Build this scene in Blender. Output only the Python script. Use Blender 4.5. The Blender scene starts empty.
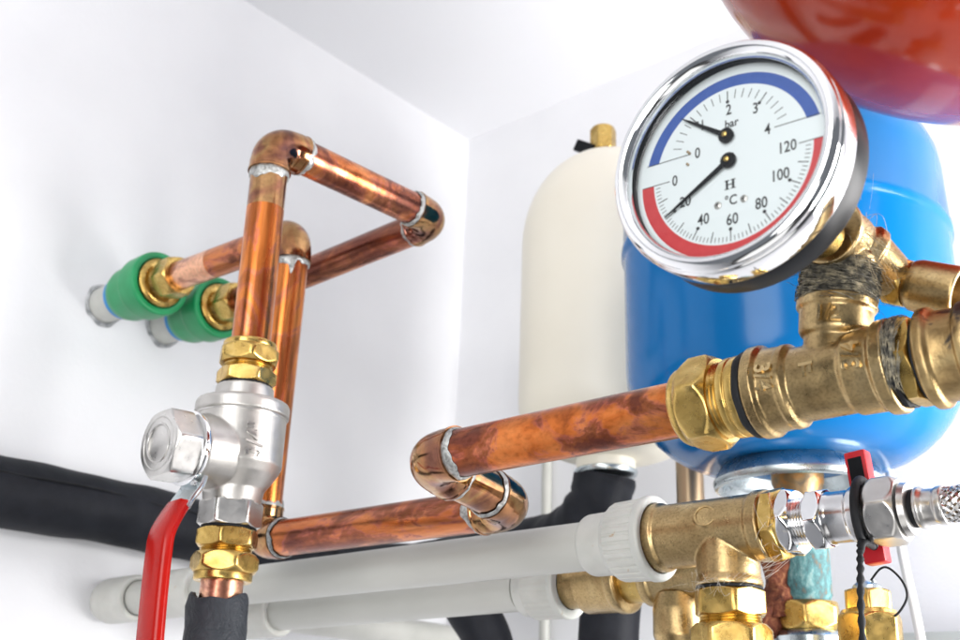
import bpy, bmesh, math, random
import numpy as np
from mathutils import Matrix, Vector

# ------------------------------------------------------------------ camera, world, lamps, exposure
# lengths below are millimetres measured from the camera's spot, which is 1.7 m above the floor of the place
UP = 1700.0
sc = bpy.context.scene
col = sc.collection
cam = bpy.data.cameras.new('camera'); camo = bpy.data.objects.new('camera', cam); col.objects.link(camo)
cx = np.array([1332, 368, 1088.0]); cz = np.array([110, 2820, -1088.0])
cx /= np.linalg.norm(cx); cz -= cx * (cx @ cz); cz /= np.linalg.norm(cz); cy = np.cross(cz, cx)
camo.matrix_world = Matrix.Translation((0, 0, UP * .001)) @ Matrix([list(cx), list(cy), list(cz)]).to_4x4()
cam.sensor_width = 36; cam.lens = 1088.2 / 960 * 36; cam.clip_start = .01; cam.clip_end = 50
cam.dof.use_dof = True; cam.dof.focus_distance = .46; cam.dof.aperture_fstop = 17; cam.dof.aperture_blades = 7
sc.camera = camo

w = bpy.data.worlds.new('World'); sc.world = w; w.use_nodes = True
bg = w.node_tree.nodes['Background']; bg.inputs[0].default_value = (.86, .91, 1, 1); bg.inputs[1].default_value = .2

def area(name, loc, to, sx, sy, watts, colr):
    l = bpy.data.lights.new(name, 'AREA'); l.shape = 'RECTANGLE'; l.size = sx; l.size_y = sy; l.energy = watts; l.color = colr
    o = bpy.data.objects.new(name, l); col.objects.link(o)
    o.location = Vector(loc) + Vector((0, 0, UP * .001))
    d = Vector(to) - Vector(loc); o.rotation_euler = d.to_track_quat('-Z', 'Y').to_euler()
    return o
area('window_lamp', (.27, .69, .07), (-.3, .62, .2), .36, .4, 10.5, (1, .985, .97))
area('bounce_fill', (.3, -.5, -.2), (-.05, .35, .7), .5, .5, 6.5, (1, .985, .97))  # added fill, aimed up to brighten the ceiling
area('low_fill', (0, .1, -.6), (-.1, .45, .7), .6, .6, 1.2, (1, .985, .97))  # added fill from below, lifts the back wall under the vessel
area('front_lamp', (-.02, -.75, .5), (-.15, .5, .25), .55, 1.0, 10.5, (1, .985, .97))

sc.view_settings.view_transform = 'Standard'; sc.view_settings.look = 'None'
sc.view_settings.exposure = .07; sc.view_settings.gamma = 1; sc.view_settings.use_curve_mapping = False
sc.cycles.use_denoising = True; sc.cycles.max_bounces = 10; sc.cycles.sample_clamp_indirect = 6
sc.cycles.caustics_reflective = False; sc.cycles.caustics_refractive = False

# ------------------------------------------------------------------ geometry helpers (mm)
rnd = random.Random(7)
A = lambda *a: np.array(a, float)
def unit(v): v = np.array(v, float); return v / np.linalg.norm(v)
def frame(d, ref=None):
    d = unit(d)
    r = np.array(ref, float) if ref is not None else (A(0, 0, 1) if abs(d[2]) < .9 else A(1, 0, 0))
    u = unit(r - d * (r @ d)); return d, u, np.cross(d, u)
class Geo:
    def __init__(s): s.v = []; s.f = []
    def add(s, vs, fs):
        n = len(s.v); s.v += [tuple(p) for p in vs]; s.f += [tuple(i + n for i in f) for f in fs]; return s
    def join(s, o): return s.add(o.v, o.f)
def chamf(prof, c=.35):
    out = [prof[0]]
    for i in range(1, len(prof) - 1):
        p0, p, p1 = A(*prof[i-1]), A(*prof[i]), A(*prof[i+1])
        l0, l1 = np.linalg.norm(p0 - p), np.linalg.norm(p1 - p)
        if l0 < 1e-6 or l1 < 1e-6: out.append(tuple(p)); continue
        a, b = p + (p0 - p) * min(c / l0, .4), p + (p1 - p) * min(c / l1, .4)
        out += [tuple(a), tuple((a + b) / 4 + p / 2), tuple(b)]
    return out + [prof[-1]]
def lathe(P, d, prof, seg=56, rf=None, ref=None, cap=True, c=None):
    """revolve (t, r) pairs about axis d through P; rf(theta, t, r) may vary the radius"""
    if c: prof = chamf(prof, c)
    P = A(*P); d, u, v = frame(d, ref); g = Geo(); rings = []; vs = []
    for t, r in prof:
        if r < 1e-6: rings.append([len(vs)]); vs.append(P + d * t); continue
        ids = []
        for k in range(seg):
            th = 2 * math.pi * k / seg; rr = rf(th, t, r) if rf else r
            ids.append(len(vs)); vs.append(P + d * t + (u * math.cos(th) + v * math.sin(th)) * rr)
        rings.append(ids)
    fs = []
    for a, b in zip(rings, rings[1:]):
        for k in range(seg):
            k2 = (k + 1) % seg
            if len(a) == 1 and len(b) == 1: break
            if len(a) == 1: fs.append((a[0], b[k2], b[k]))
            elif len(b) == 1: fs.append((a[k], a[k2], b[0]))
            else: fs.append((a[k], a[k2], b[k2], b[k]))
    if cap:
        if len(rings[0]) > 1: fs.append(tuple(reversed(rings[0])))
        if len(rings[-1]) > 1: fs.append(tuple(rings[-1]))
    return g.add(vs, fs)
def hexa(P, d, t0, t1, af, bore=0, turn=0, cham=1.0, n=6, ref=None, both=(1, 1)):
    a = af / 2; cr = a / math.cos(math.pi / n)
    def rf(th, t, r):
        if r < a * .96: return r
        q = (th + turn) % (2 * math.pi / n) - math.pi / n
        k = min(t - t0 if both[0] else 9e9, t1 - t if both[1] else 9e9)
        return min(a / math.cos(q), a * .985 + (cr - a * .985) * min(1, k / (1.9 * cham)))
    ts = [t0, t0 + .25 * cham, t0 + .6 * cham, t0 + cham, t0 + 1.5 * cham, t0 + 1.9 * cham]
    te = [t1 - (x - t0) for x in reversed(ts)]
    prof = [(t0, bore)] + [(t, cr) for t in ts + te if t0 <= t <= t1] + [(t1, bore)]
    return lathe(P, d, prof, seg=n * 16, rf=rf, ref=ref, cap=False)
def smooth_path(pts, n=8):
    """Catmull-Rom through pts"""
    p = [A(*q) for q in pts]; p = [2 * p[0] - p[1]] + p + [2 * p[-1] - p[-2]]; out = []
    for i in range(1, len(p) - 2):
        for k in range(n):
            t = k / n
            out.append(.5 * (2 * p[i] + (p[i+1] - p[i-1]) * t + (2*p[i-1] - 5*p[i] + 4*p[i+1] - p[i+2]) * t*t + (-p[i-1] + 3*p[i] - 3*p[i+1] + p[i+2]) * t**3))
    return out + [p[-2]]
def sweep(pts, r, seg=32, cap=True, rf=None, flat=1.0, ref=None):
    pts = [A(*p) for p in pts]; n = len(pts); rs = r if hasattr(r, '__len__') else [r] * n
    tg = [unit(pts[min(i+1, n-1)] - pts[max(i-1, 0)]) for i in range(n)]
    _, u, _ = frame(tg[0], ref); vs = []; fs = []
    for i in range(n):
        u = unit(u - tg[i] * (u @ tg[i])); v = np.cross(tg[i], u)
        for k in range(seg):
            th = 2 * math.pi * k / seg; rr = rs[i] * (rf(th, i) if rf else 1)
            vs.append(pts[i] + (u * math.cos(th) + v * math.sin(th) * flat) * rr)
    for i in range(n - 1):
        for k in range(seg):
            k2 = (k + 1) % seg; fs.append((i*seg+k, i*seg+k2, (i+1)*seg+k2, (i+1)*seg+k))
    if cap: fs.append(tuple(range(seg - 1, -1, -1))); fs.append(tuple((n-1)*seg + k for k in range(seg)))
    return Geo().add(vs, fs)
def box(c, dx, dy, dz, ax=(1, 0, 0), up=(0, 0, 1), bev=0):
    z, _, _ = frame(up); x = unit(A(*ax) - z * (A(*ax) @ z)); y = np.cross(z, x); c = A(*c)
    b = min(bev, dx * .45, dy * .45, dz * .45); bm = bmesh.new(); bmesh.ops.create_cube(bm, size=1)
    for q in bm.verts: q.co = Vector((q.co.x * dx, q.co.y * dy, q.co.z * dz))
    if b > 0: bmesh.ops.bevel(bm, geom=bm.edges[:], offset=b, segments=2, affect='EDGES', profile=.6)
    bm.verts.index_update()
    g = Geo().add([c + x * q.co.x + y * q.co.y + z * q.co.z for q in bm.verts], [[q.index for q in f.verts] for f in bm.faces]); bm.free(); return g
def bend_path(C, d1, d2, L1, L2, Rb=15, n=10):
    """centre line of an elbow with corner C and arms towards d1 and d2"""
    C = A(*C); d1 = unit(d1); d2 = unit(d2); half = math.acos(max(-1, min(1, d1 @ d2))) / 2
    b = unit(d1 + d2); cen = C + b * Rb / math.sin(half) if math.sin(half) > 1e-6 else C
    k = Rb / math.tan(half); a0 = C + d1 * k - cen; a1 = C + d2 * k - cen
    pts = [C + d1 * L1, C + d1 * (L1 - 1.2), C + d1 * (L1 - 1.7)]
    om = math.acos(max(-1, min(1, unit(a0) @ unit(a1))))
    pts.append(C + d1 * (k + .9))
    for i in range(n + 1):
        t = i / n; pts.append(cen + (a0 * math.sin((1 - t) * om) + a1 * math.sin(t * om)) / math.sin(om))
    pts.append(C + d2 * (k + .9))
    return pts + [C + d2 * (L2 - 1.7), C + d2 * (L2 - 1.2), C + d2 * L2]
def elbow_geo(C, d1, d2, L=21, R=12.1, Rb=13.5):
    p = bend_path(C, d1, d2, L, L, Rb); n = len(p)
    rs = [R + .75, R + .75, R + .35, R + .3] + [R] * (n - 8) + [R + .3, R + .35, R + .75, R + .75]
    return sweep(p, rs, 40)
def solder_geo(P, d, r, wdt=4.5, h=.9, seed=0, drips=()):
    """uneven bead of solder round a pipe"""
    P = A(*P); d, u, v = frame(d); q = random.Random(seed); seg = 64; m = 7
    ph = [(q.uniform(0, 6.28), q.uniform(.25, 1)) for _ in range(6)]
    vs = []; fs = []
    for k in range(seg):
        th = 2 * math.pi * k / seg
        a = sum(s * math.sin((i + 2) * th + f) for i, (f, s) in enumerate(ph)) / 3
        b = sum(s * math.cos((i + 3) * th + f * 2) for i, (f, s) in enumerate(ph)) / 3
        t0, t1 = -wdt / 2 + .95 * a + .3 * math.sin(11 * th + seed), wdt / 2 + 1.05 * b + .35 * math.sin(13 * th + 2 * seed); hh = h * (1 + .45 * a); t0 += .5 * a * b
        for dth, ln, sp in drips:
            x = (th - dth + math.pi) % (2 * math.pi) - math.pi; t1 += ln * math.exp(-(x / sp) ** 2)
        for j in range(m):
            s = j / (m - 1); rr = r + (hh * math.sin(math.pi * s) ** .7 if 0 < s < 1 else -.05)
            vs.append(P + d * (t0 + (t1 - t0) * s) + (u * math.cos(th) + v * math.sin(th)) * rr)
    for k in range(seg):
        for j in range(m - 1):
            k2 = (k + 1) % seg; fs.append((k*m+j, k2*m+j, k2*m+j+1, k*m+j+1))
    return Geo().add(vs, fs)
def text_geo(body, size, ext=.25, sx=1.0, off=0.0):
    c = bpy.data.curves.new('lettering', 'FONT'); c.body = body; c.size = size; c.extrude = ext; c.align_x = 'CENTER'; c.align_y = 'CENTER'
    c.resolution_u = 3; c.offset = off
    o = bpy.data.objects.new('lettering', c); col.objects.link(o); bpy.context.view_layer.update()
    me = o.evaluated_get(bpy.context.evaluated_depsgraph_get()).to_mesh()
    g = Geo().add([(p.co.x * sx, p.co.y, p.co.z) for p in me.vertices], [list(f.vertices) for f in me.polygons])
    bpy.data.objects.remove(o); bpy.data.curves.remove(c); return g
def wrap_text(g, P, d, out, R, along=True, flip=1, sunk=.0):
    """lay flat lettering on a cylinder: along = reads along the axis, else round it"""
    P = A(*P); d, u, v = frame(d, out); vs = []
    for x, y, z in g.v:
        s, b = (x * flip, y * flip) if along else (y * flip, x)
        th = (b * flip if not along else -b) / R
        vs.append(P + d * s + (u * math.cos(th) + v * math.sin(th)) * (R + z - sunk))
    return Geo().add(vs, g.f)
def plane_geo(g, P, ax, ay, nrm):
    P, ax, ay, nrm = A(*P), unit(ax), unit(ay), unit(nrm)
    return Geo().add([P + ax * x + ay * y + nrm * z for x, y, z in g.v], g.f)
def cast(geos, voxel=.55, smooth=4):
    """several solids fused into one casting with soft inner corners"""
    g = Geo(); [g.join(q) for q in geos]
    o = to_mesh_obj('casting', g, A(0, 0, 0)); sc.view_layers[0].update()
    m = o.modifiers.new('r', 'REMESH'); m.mode = 'VOXEL'; m.voxel_size = voxel * .001
    m = o.modifiers.new('s', 'SMOOTH'); m.iterations = smooth; m.factor = .5
    bpy.context.view_layer.update()
    me = o.evaluated_get(bpy.context.evaluated_depsgraph_get()).to_mesh()
    r = Geo().add([tuple(np.array(p.co) * 1000) for p in me.vertices], [list(f.vertices) for f in me.polygons])
    bpy.data.objects.remove(o); return r
def to_mesh_obj(name, g, L):
    me = bpy.data.meshes.new(name)
    me.from_pydata([tuple((np.array(p) - L) * .001) for p in g.v], [], g.f); me.validate()
    bm = bmesh.new(); bm.from_mesh(me); bmesh.ops.recalc_face_normals(bm, faces=bm.faces); bm.to_mesh(me); bm.free()
    o = bpy.data.objects.new(name, me); col.objects.link(o); return o
def shade(o, ang):
    me = o.data; me.shade_smooth(); me.set_sharp_from_angle(angle=math.radians(ang))
def tag(o, label, cat, group=None, kind=None):
    o['label'] = label
    if cat: o['category'] = cat
    if group: o['group'] = group
    if kind: o['kind'] = kind
    return o
LOC = {}
def thing(name, loc, label, cat, group=None, kind=None):
    o = bpy.data.objects.new(name, None); o.empty_display_size = .01; col.objects.link(o)
    o.location = (loc[0] * .001, loc[1] * .001, (loc[2] + UP) * .001); tag(o, label, cat, group, kind); LOC[o.name] = A(*loc); return o
def part(name, g, m, parent, ang=38, label=None, kind=None):
    o = to_mesh_obj(name, g, LOC[parent.name]); o.parent = parent; LOC[o.name] = LOC[parent.name]
    o.data.materials.append(M[m]); shade(o, ang)
    if label: o['label'] = label
    if kind: o['kind'] = kind
    return o
def solo(name, g, m, label, cat, group=None, kind=None, ang=38):
    v = np.array(g.v); L = A(v[:, 0].mean(), v[:, 1].mean(), v[:, 2].min())
    o = to_mesh_obj(name, g, L); o.location = (L[0] * .001, L[1] * .001, (L[2] + UP) * .001); LOC[o.name] = L
    o.data.materials.append(M[m]); shade(o, ang); tag(o, label, cat, group, kind); return o

# ------------------------------------------------------------------ materials
M = {}
class Mat:
    def __init__(s, name, **k):
        m = bpy.data.materials.new(name); m.use_nodes = True; s.m = m; s.t = m.node_tree; s.n = s.t.nodes; s.b = s.n['Principled BSDF']; M[name] = m
        s.tc = s.n.new('ShaderNodeTexCoord'); s.set(**k)
    def set(s, **k):
        for a, v in k.items():
            i = s.b.inputs[{'color': 'Base Color', 'metal': 'Metallic', 'rough': 'Roughness', 'coat': 'Coat Weight', 'coatr': 'Coat Roughness', 'spec': 'Specular IOR Level', 'sss': 'Subsurface Weight'}[a]]
            i.default_value = (*v, 1) if isinstance(v, tuple) else v
    def link(s, a, b): s.t.links.new(a, b)
    def noise(s, scale, detail=5, rough=.55, dist=0, stretch=(1, 1, 1), seed=0.0):
        mp = s.n.new('ShaderNodeMapping'); s.link(s.tc.outputs['Object'], mp.inputs[0]); mp.inputs['Scale'].default_value = stretch; mp.inputs['Location'].default_value = (seed, seed * .7, seed * .3)
        n = s.n.new('ShaderNodeTexNoise'); s.link(mp.outputs[0], n.inputs['Vector'])
        n.inputs['Scale'].default_value = scale; n.inputs['Detail'].default_value = detail; n.inputs['Roughness'].default_value = rough; n.inputs['Distortion'].default_value = dist
        return n.outputs['Fac']
    def ramp(s, fac, stops, mode='LINEAR'):
        r = s.n.new('ShaderNodeValToRGB'); s.link(fac, r.inputs[0]); e = r.color_ramp.elements; r.color_ramp.interpolation = mode
        while len(e) < len(stops): e.new(.5)
        for q, (p, c) in zip(e, stops):
            q.position = p; q.color = (*c, 1) if isinstance(c, tuple) else (c, c, c, 1)
        return r.outputs['Color']
    def mix(s, fac, a, b, mode='MIX'):
        x = s.n.new('ShaderNodeMix'); x.data_type = 'RGBA'; x.blend_type = mode
        for sock, val in ((x.inputs['Factor'], fac), (x.inputs['A'], a), (x.inputs['B'], b)):
            if hasattr(val, 'is_output') or not isinstance(val, (int, float, tuple)): s.link(val, sock)
            elif isinstance(val, tuple): sock.default_value = (*val, 1)
            else: sock.default_value = val
        return x.outputs['Result']
    def col(s, c): s.link(c, s.b.inputs['Base Color']); return s
    def rgh(s, c): s.link(c, s.b.inputs['Roughness']); return s
    def met(s, c): s.link(c, s.b.inputs['Metallic']); return s
    def bump(s, fac, strength=.3, dist=.0005):
        b = s.n.new('ShaderNodeBump'); b.inputs['Strength'].default_value = strength; b.inputs['Distance'].default_value = dist
        s.link(fac, b.inputs['Height']); s.link(b.outputs[0], s.b.inputs['Normal']); return s

m = Mat('wall_paint', color=(.83, .835, .87), rough=.6)
m.col(m.ramp(m.noise(9, 4), [(.3, (.80, .805, .83)), (.7, (.84, .845, .865))])).bump(m.noise(260, 4, .6), .25, .0008)
Mat('floor_grey', color=(.16, .155, .15), rough=.5)
m = Mat('ceiling_paint', color=(.83, .835, .86), rough=.7); m.bump(m.noise(380, 3), .1, .0005)
def copper(name, dark, mid, hi, stretch, lo=.36, scale=55, seed=0., r0=.16, r1=.34, stain=(.30, .10, .065), amount=.8):
    m = Mat(name, metal=1.0)
    base = m.ramp(m.noise(scale, 5, .5, .5, stretch, seed), [(lo - .08, dark), (lo + .06, mid), (lo + .28, hi)])
    st = m.ramp(m.noise(34, 6, .6, .7, tuple(.5 + q / 2 for q in stretch), seed + 3), [(.50, 0.0), (.52, amount * .6), (.60, amount)])
    c = m.mix(st, base, stain)
    edge = m.ramp(m.noise(34, 6, .6, .7, tuple(.5 + q / 2 for q in stretch), seed + 3), [(.47, 0.0), (.505, .35), (.54, 0.0)])
    c = m.mix(edge, c, (.36, .12, .16))
    fine = m.ramp(m.noise(420, 3, .6, 0, stretch, seed + 5), [(.32, .70), (.5, .92), (.65, 1.0)])
    m.col(m.mix(1.0, c, fine, 'MULTIPLY')); m.rgh(m.ramp(m.noise(70, 5, .6, .5, stretch, seed + 1), [(.35, r0), (.7, r1)]))
    m.bump(m.noise(150, 4, .6, 0, stretch, seed), .07, .0004); return m
copper('copper_blotched', (.28, .075, .026), (.64, .175, .042), (.78, .27, .085), (.7, 1, 1), .38, 75, 1., .15, .32, (.13, .042, .035), .9)
copper('copper_streaked', (.36, .10, .024), (.64, .19, .045), (.80, .30, .09), (1, 1, .07), .36, 70, 2., .22, .34, (.26, .08, .04), .6)
copper('copper_level', (.26, .08, .034), (.54, .17, .06), (.72, .29, .12), (.15, 1, 1), .38, 80, 4., .24, .36, (.14, .05, .045), .85)
copper('copper_clean', (.70, .30, .17), (.84, .40, .24), (.93, .52, .34), (1, 1, 1), .2, 60, 6., .25, .4)
m = Mat('copper_heated', metal=1.0)
k = m.ramp(m.noise(38, 3, .5, .6), [(.28, (.14, .065, .06)), (.38, (.24, .105, .065)), (.46, (.42, .20, .09)), (.54, (.46, .27, .12)), (.60, (.34, .155, .09)), (.68, (.20, .085, .07)), (.78, (.46, .25, .13))])
sp = m.ramp(m.noise(260, 4, .6, .3), [(.32, .7), (.6, 1.0)]); m.col(m.mix(1.0, k, sp, 'MULTIPLY')); m.rgh(m.ramp(m.noise(60, 4), [(.35, .09), (.7, .22)])); m.bump(m.noise(120, 4), .06, .0004)
m = Mat('solder', metal=.7); m.col(m.ramp(m.noise(300, 5, .65, 1), [(.3, (.16, .16, .15)), (.48, (.38, .385, .375)), (.66, (.58, .60, .59))])); m.rgh(m.ramp(m.noise(200, 3), [(.3, .32), (.7, .6)])); m.bump(m.noise(380, 5, .65), .7, .0007)
m = Mat('brass_turned', metal=1.0); m.col(m.ramp(m.noise(90, 5, .6, 1), [(.3, (.42, .27, .075)), (.55, (.60, .41, .13)), (.75, (.70, .51, .20))])); m.rgh(m.ramp(m.noise(150, 4), [(.3, .20), (.7, .38)])); m.bump(m.noise(600, 3), .06, .0002)
m = Mat('brass_cast', metal=1.0); d = m.ramp(m.noise(48, 5, .55, .6), [(.30, (.34, .235, .11)), (.5, (.47, .34, .165)), (.72, (.58, .44, .235))])
spk = m.ramp(m.noise(900, 2), [(.3, .72), (.55, 1.0)]); m.col(m.mix(1.0, d, spk, 'MULTIPLY')); m.rgh(m.ramp(m.noise(120, 4), [(.3, .24), (.7, .42)])); m.bump(m.noise(1100, 3, .6), .3, .0003)
m = Mat('brass_mark_lit', metal=1.0); m.col(m.ramp(m.noise(160, 4), [(.3, (.52, .37, .17)), (.7, (.74, .57, .31))])); m.rgh(m.ramp(m.noise(200, 3), [(.3, .22), (.7, .36)]))  # cast brass lightened, so the raised marks carry a painted highlight
m = Mat('brass_stained', metal=1.0); d = m.ramp(m.noise(60, 6, .6, 1.2), [(.32, (.24, .155, .07)), (.5, (.45, .315, .145)), (.72, (.58, .44, .22))])
s = m.ramp(m.noise(52, 5, .6, .5, (1, 1, 1), 1.1), [(.56, 0.0), (.60, .9)]); m.col(m.mix(s, d, (.055, .052, .055))); m.rgh(m.ramp(m.noise(120, 4), [(.3, .30), (.7, .5)])); m.bump(m.noise(800, 3, .6), .35, .0003)
m = Mat('bronze_dull', metal=1.0, color=(.34, .25, .16), rough=.38)
m = Mat('chrome', metal=1.0, rough=.06); m.col(m.ramp(m.noise(30, 3), [(.3, (.80, .81, .83)), (.7, (.88, .89, .90))])); m.rgh(m.ramp(m.noise(300, 4), [(.35, .04), (.75, .12)]))
m = Mat('chrome_satin', metal=1.0); m.col(m.ramp(m.noise(80, 4), [(.3, (.66, .66, .67)), (.7, (.80, .80, .80))])); m.rgh(m.ramp(m.noise(200, 4), [(.3, .14), (.7, .28)]))
m = Mat('nickel', metal=1.0); m.col(m.ramp(m.noise(70, 5), [(.3, (.46, .445, .42)), (.7, (.59, .575, .55))])); m.rgh(m.ramp(m.noise(120, 4), [(.3, .36), (.7, .50)])); m.bump(m.noise(900, 3, .6), .2, .0002)
m = Mat('nickel_machined', metal=1.0); m.col(m.ramp(m.noise(70, 5), [(.3, (.52, .51, .49)), (.7, (.66, .65, .63))])); m.rgh(m.ramp(m.noise(200, 4), [(.3, .26), (.7, .38)])); m.bump(m.noise(700, 3, .6), .08, .0002)
m = Mat('galvanised', metal=1.0); m.col(m.ramp(m.noise(50, 4), [(.3, (.42, .48, .50)), (.7, (.60, .66, .68))])); m.rgh(m.ramp(m.noise(90, 4), [(.3, .2), (.7, .36)]))
Mat('black_plastic', color=(.008, .009, .011), rough=.35, spec=.12)
m = Mat('black_rubber', rough=.6, spec=.2); m.col(m.ramp(m.noise(80, 5), [(.3, (.006, .007, .008)), (.7, (.018, .019, .022))])).bump(m.noise(300, 4), .3, .0005)
m = Mat('foam_black', rough=.62, spec=.25); m.col(m.ramp(m.noise(45, 5), [(.3, (.006, .007, .011)), (.7, (.014, .016, .022))])).bump(m.noise(60, 5), .35, .002)
m = Mat('foam_grey', rough=.5, spec=.3); m.col(m.ramp(m.noise(70, 5), [(.3, (.020, .024, .031)), (.7, (.042, .048, .058))])).bump(m.noise(70, 5, .6, 1.5), .8, .003)
m = Mat('red_vinyl', color=(.62, .018, .014), rough=.22, spec=.3); m.col(m.ramp(m.noise(50, 4), [(.3, (.32, .004, .002)), (.7, (.40, .007, .003))])).bump(m.noise(120, 3), .06, .0005)
Mat('red_plastic', color=(.50, .010, .018), rough=.35, spec=.3)
m = Mat('blue_enamel', rough=.16, spec=.26); m.col(m.ramp(m.noise(14, 3), [(.3, (.002, .13, .37)), (.7, (.003, .142, .41))])).bump(m.noise(55, 2), .04, .001)
m = Mat('red_enamel', rough=.12, spec=.42); m.col(m.ramp(m.noise(20, 4), [(.3, (.27, .016, .002)), (.7, (.38, .034, .003))])).bump(m.noise(45, 3), .05, .001)
m = Mat('cream_enamel', rough=.4); m.col(m.ramp(m.noise(12, 3), [(.3, (.79, .745, .63)), (.7, (.82, .78, .67))]))
m = Mat('white_plastic', rough=.42, sss=.04); m.col(m.ramp(m.noise(60, 5), [(.3, (.50, .505, .47)), (.7, (.59, .59, .555))]))
s = m.ramp(m.noise(130, 5, .6, .5, (1, 1, 1), 5.), [(.70, 0.0), (.74, 1.0)]); 
m.col(m.mix(s, m.ramp(m.noise(60, 5), [(.3, (.50, .505, .47)), (.7, (.59, .59, .555))]), (.42, .27, .13))); m.bump(m.noise(300, 4), .08, .0004)
m = Mat('white_pipe', rough=.38); m.col(m.ramp(m.noise(30, 5, .5, 0, (.3, 1, 1)), [(.3, (.46, .465, .43)), (.7, (.54, .54, .505))])); m.bump(m.noise(200, 3, .5, 0, (.2, 1, 1)), .06, .0005)
m = Mat('green_plastic', rough=.38); m.col(m.ramp(m.noise(60, 4), [(.3, (.010, .26, .085)), (.7, (.016, .33, .12))])).bump(m.noise(200, 4), .08, .0005)
Mat('blue_plastic', color=(.02, .25, .62), rough=.4); Mat('cable_white', color=(.76, .74, .72), rough=.45); Mat('pale_grey', color=(.50, .53, .51), rough=.6)
m = Mat('rust', rough=.75, metal=.2); m.col(m.ramp(m.noise(160, 6, .65, 1), [(.3, (.05, .013, .008)), (.5, (.17, .045, .02)), (.68, (.34, .14, .06)), (.8, (.55, .42, .33))])).bump(m.noise(260, 6, .7), .9, .002)
m = Mat('brass_rusty', rough=.4, metal=.7); m.col(m.ramp(m.noise(70, 6, .6, 1), [(.3, (.13, .12, .10)), (.45, (.30, .20, .10)), (.6, (.48, .22, .06)), (.75, (.30, .26, .20))])); m.bump(m.noise(260, 5), .4, .0008)
m = Mat('verdigris', rough=.7); m.col(m.ramp(m.noise(110, 7, .68, .15, (1, 1, .5)), [(.36, (.20, .11, .05)), (.44, (.05, .13, .14)), (.52, (.09, .24, .25)), (.60, (.24, .38, .37)), (.66, (.24, .13, .06))])).bump(m.noise(200, 5, .7), .6, .0012)
m = Mat('hemp', rough=.8); m.col(m.ramp(m.noise(330, 3, .6), [(.34, (.035, .034, .030)), (.48, (.15, .14, .11)), (.62, (.40, .35, .24)), (.75, (.60, .52, .36))]))
m = Mat('hemp_pale', rough=.8); m.col(m.ramp(m.noise(330, 3, .6), [(.34, (.26, .21, .13)), (.62, (.55, .45, .29)), (.75, (.68, .58, .40))]))
m = Mat('cobweb', color=(.72, .68, .60), rough=.7)
Mat('dial_white', color=(.84, .90, .92), rough=.45); Mat('print_black', color=(.012, .012, .014), rough=.5)
m = Mat('print_blue', rough=.45); m.col(m.ramp(m.noise(200, 4), [(.3, (.035, .095, .38)), (.7, (.045, .115, .42))]))
m = Mat('print_red', rough=.45); m.col(m.ramp(m.noise(200, 4), [(.3, (.60, .045, .055)), (.7, (.66, .065, .07))]))
m = Mat('mortar_grey', rough=.9); m.col(m.ramp(m.noise(150, 5, .6), [(.35, (.22, .23, .24)), (.6, (.55, .56, .57))])).bump(m.noise(200, 5, .7), .8, .002); Mat('mortar_dark', color=(.17, .175, .18), rough=.85)
g = bpy.data.materials.new('clear_glass'); g.use_nodes = True; t = g.node_tree; t.nodes.remove(t.nodes['Principled BSDF']); M['clear_glass'] = g
tr = t.nodes.new('ShaderNodeBsdfTransparent'); gl = t.nodes.new('ShaderNodeBsdfGlossy'); gl.inputs['Roughness'].default_value = .02
fr = t.nodes.new('ShaderNodeFresnel'); fr.inputs[0].default_value = 1.45; mx = t.nodes.new('ShaderNodeMixShader'); tr.inputs[0].default_value = (.97, .985, .985, 1)
t.links.new(fr.outputs[0], mx.inputs[0]); t.links.new(tr.outputs[0], mx.inputs[1]); t.links.new(gl.outputs[0], mx.inputs[2]); t.links.new(mx.outputs[0], t.nodes['Material Output'].inputs[0])

# ------------------------------------------------------------------ the setting: two walls, the ceiling and an added floor
XW, YW, ZC = -795.0, 864.0, 690.0
def slab(name, lo, hi, mat, label):
    c = (A(*lo) + A(*hi)) / 2; s = A(*hi) - A(*lo); o = solo(name, box(c, *s), mat, label, name.split('_')[0], kind='structure', ang=30)
slab('wall_left', (XW - 100, -700, -UP), (XW, YW + 100, ZC), 'wall_paint', 'plain white painted wall with the two green pipe outlets')
slab('wall_back', (XW, YW, -UP), (900, YW + 100, ZC), 'wall_paint', 'plain white painted wall behind the vessels')
slab('floor', (XW - 100, -2500, -UP - 60), (2500, YW + 100, -UP), 'floor_grey', 'unseen grey floor added below the pipes for dark reflections')  # out of view, put in so the metal reflects something dark
slab('ceiling', (XW - 100, -700, ZC), (900, YW + 100, ZC + 60), 'ceiling_paint', 'plain white ceiling above the vessels')

# ------------------------------------------------------------------ copper runs
X, Y, Z = A(1, 0, 0), A(0, 1, 0), A(0, 0, 1)
def seg_pipe(parent, a, b, mat, r=11.0):
    a, b = A(*a), A(*b); L = np.linalg.norm(b - a)
    return part('pipe', lathe(a, b - a, [(0, r), (L * .33, r), (L * .66, r), (L, r)], 48, cap=True), mat, parent, 40)
NA = unit((1, 0, .0165)); NO = A(-317, 354.6, 120.3)            # axis of the gauge run
on = lambda x: NO + NA * (x + 317)
E1 = on(-345); E2 = A(-348, 425, 111); E3 = A(-552, 425, 110.5); E4 = A(-550, 425, 322); W1 = A(-690, 425, 325.5)
run = thing('copper_pipe_run', (-547, 425, 98), 'copper pipe run from the gauge tee, doubling back low and rising to one green outlet', 'copper pipe')
def elbow(parent, C, d1, d2): return part('elbow', elbow_geo(C, d1, d2), 'copper_heated', parent, 30)
def ring(parent, P, d, seed, drips=(), wdt=4): return part('solder_ring', solder_geo(P, d, 11.2 if drips else 11.6, wdt * .85, .85, seed, drips), 'solder', parent, 60)
e12 = unit(E2 - E1)
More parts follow.
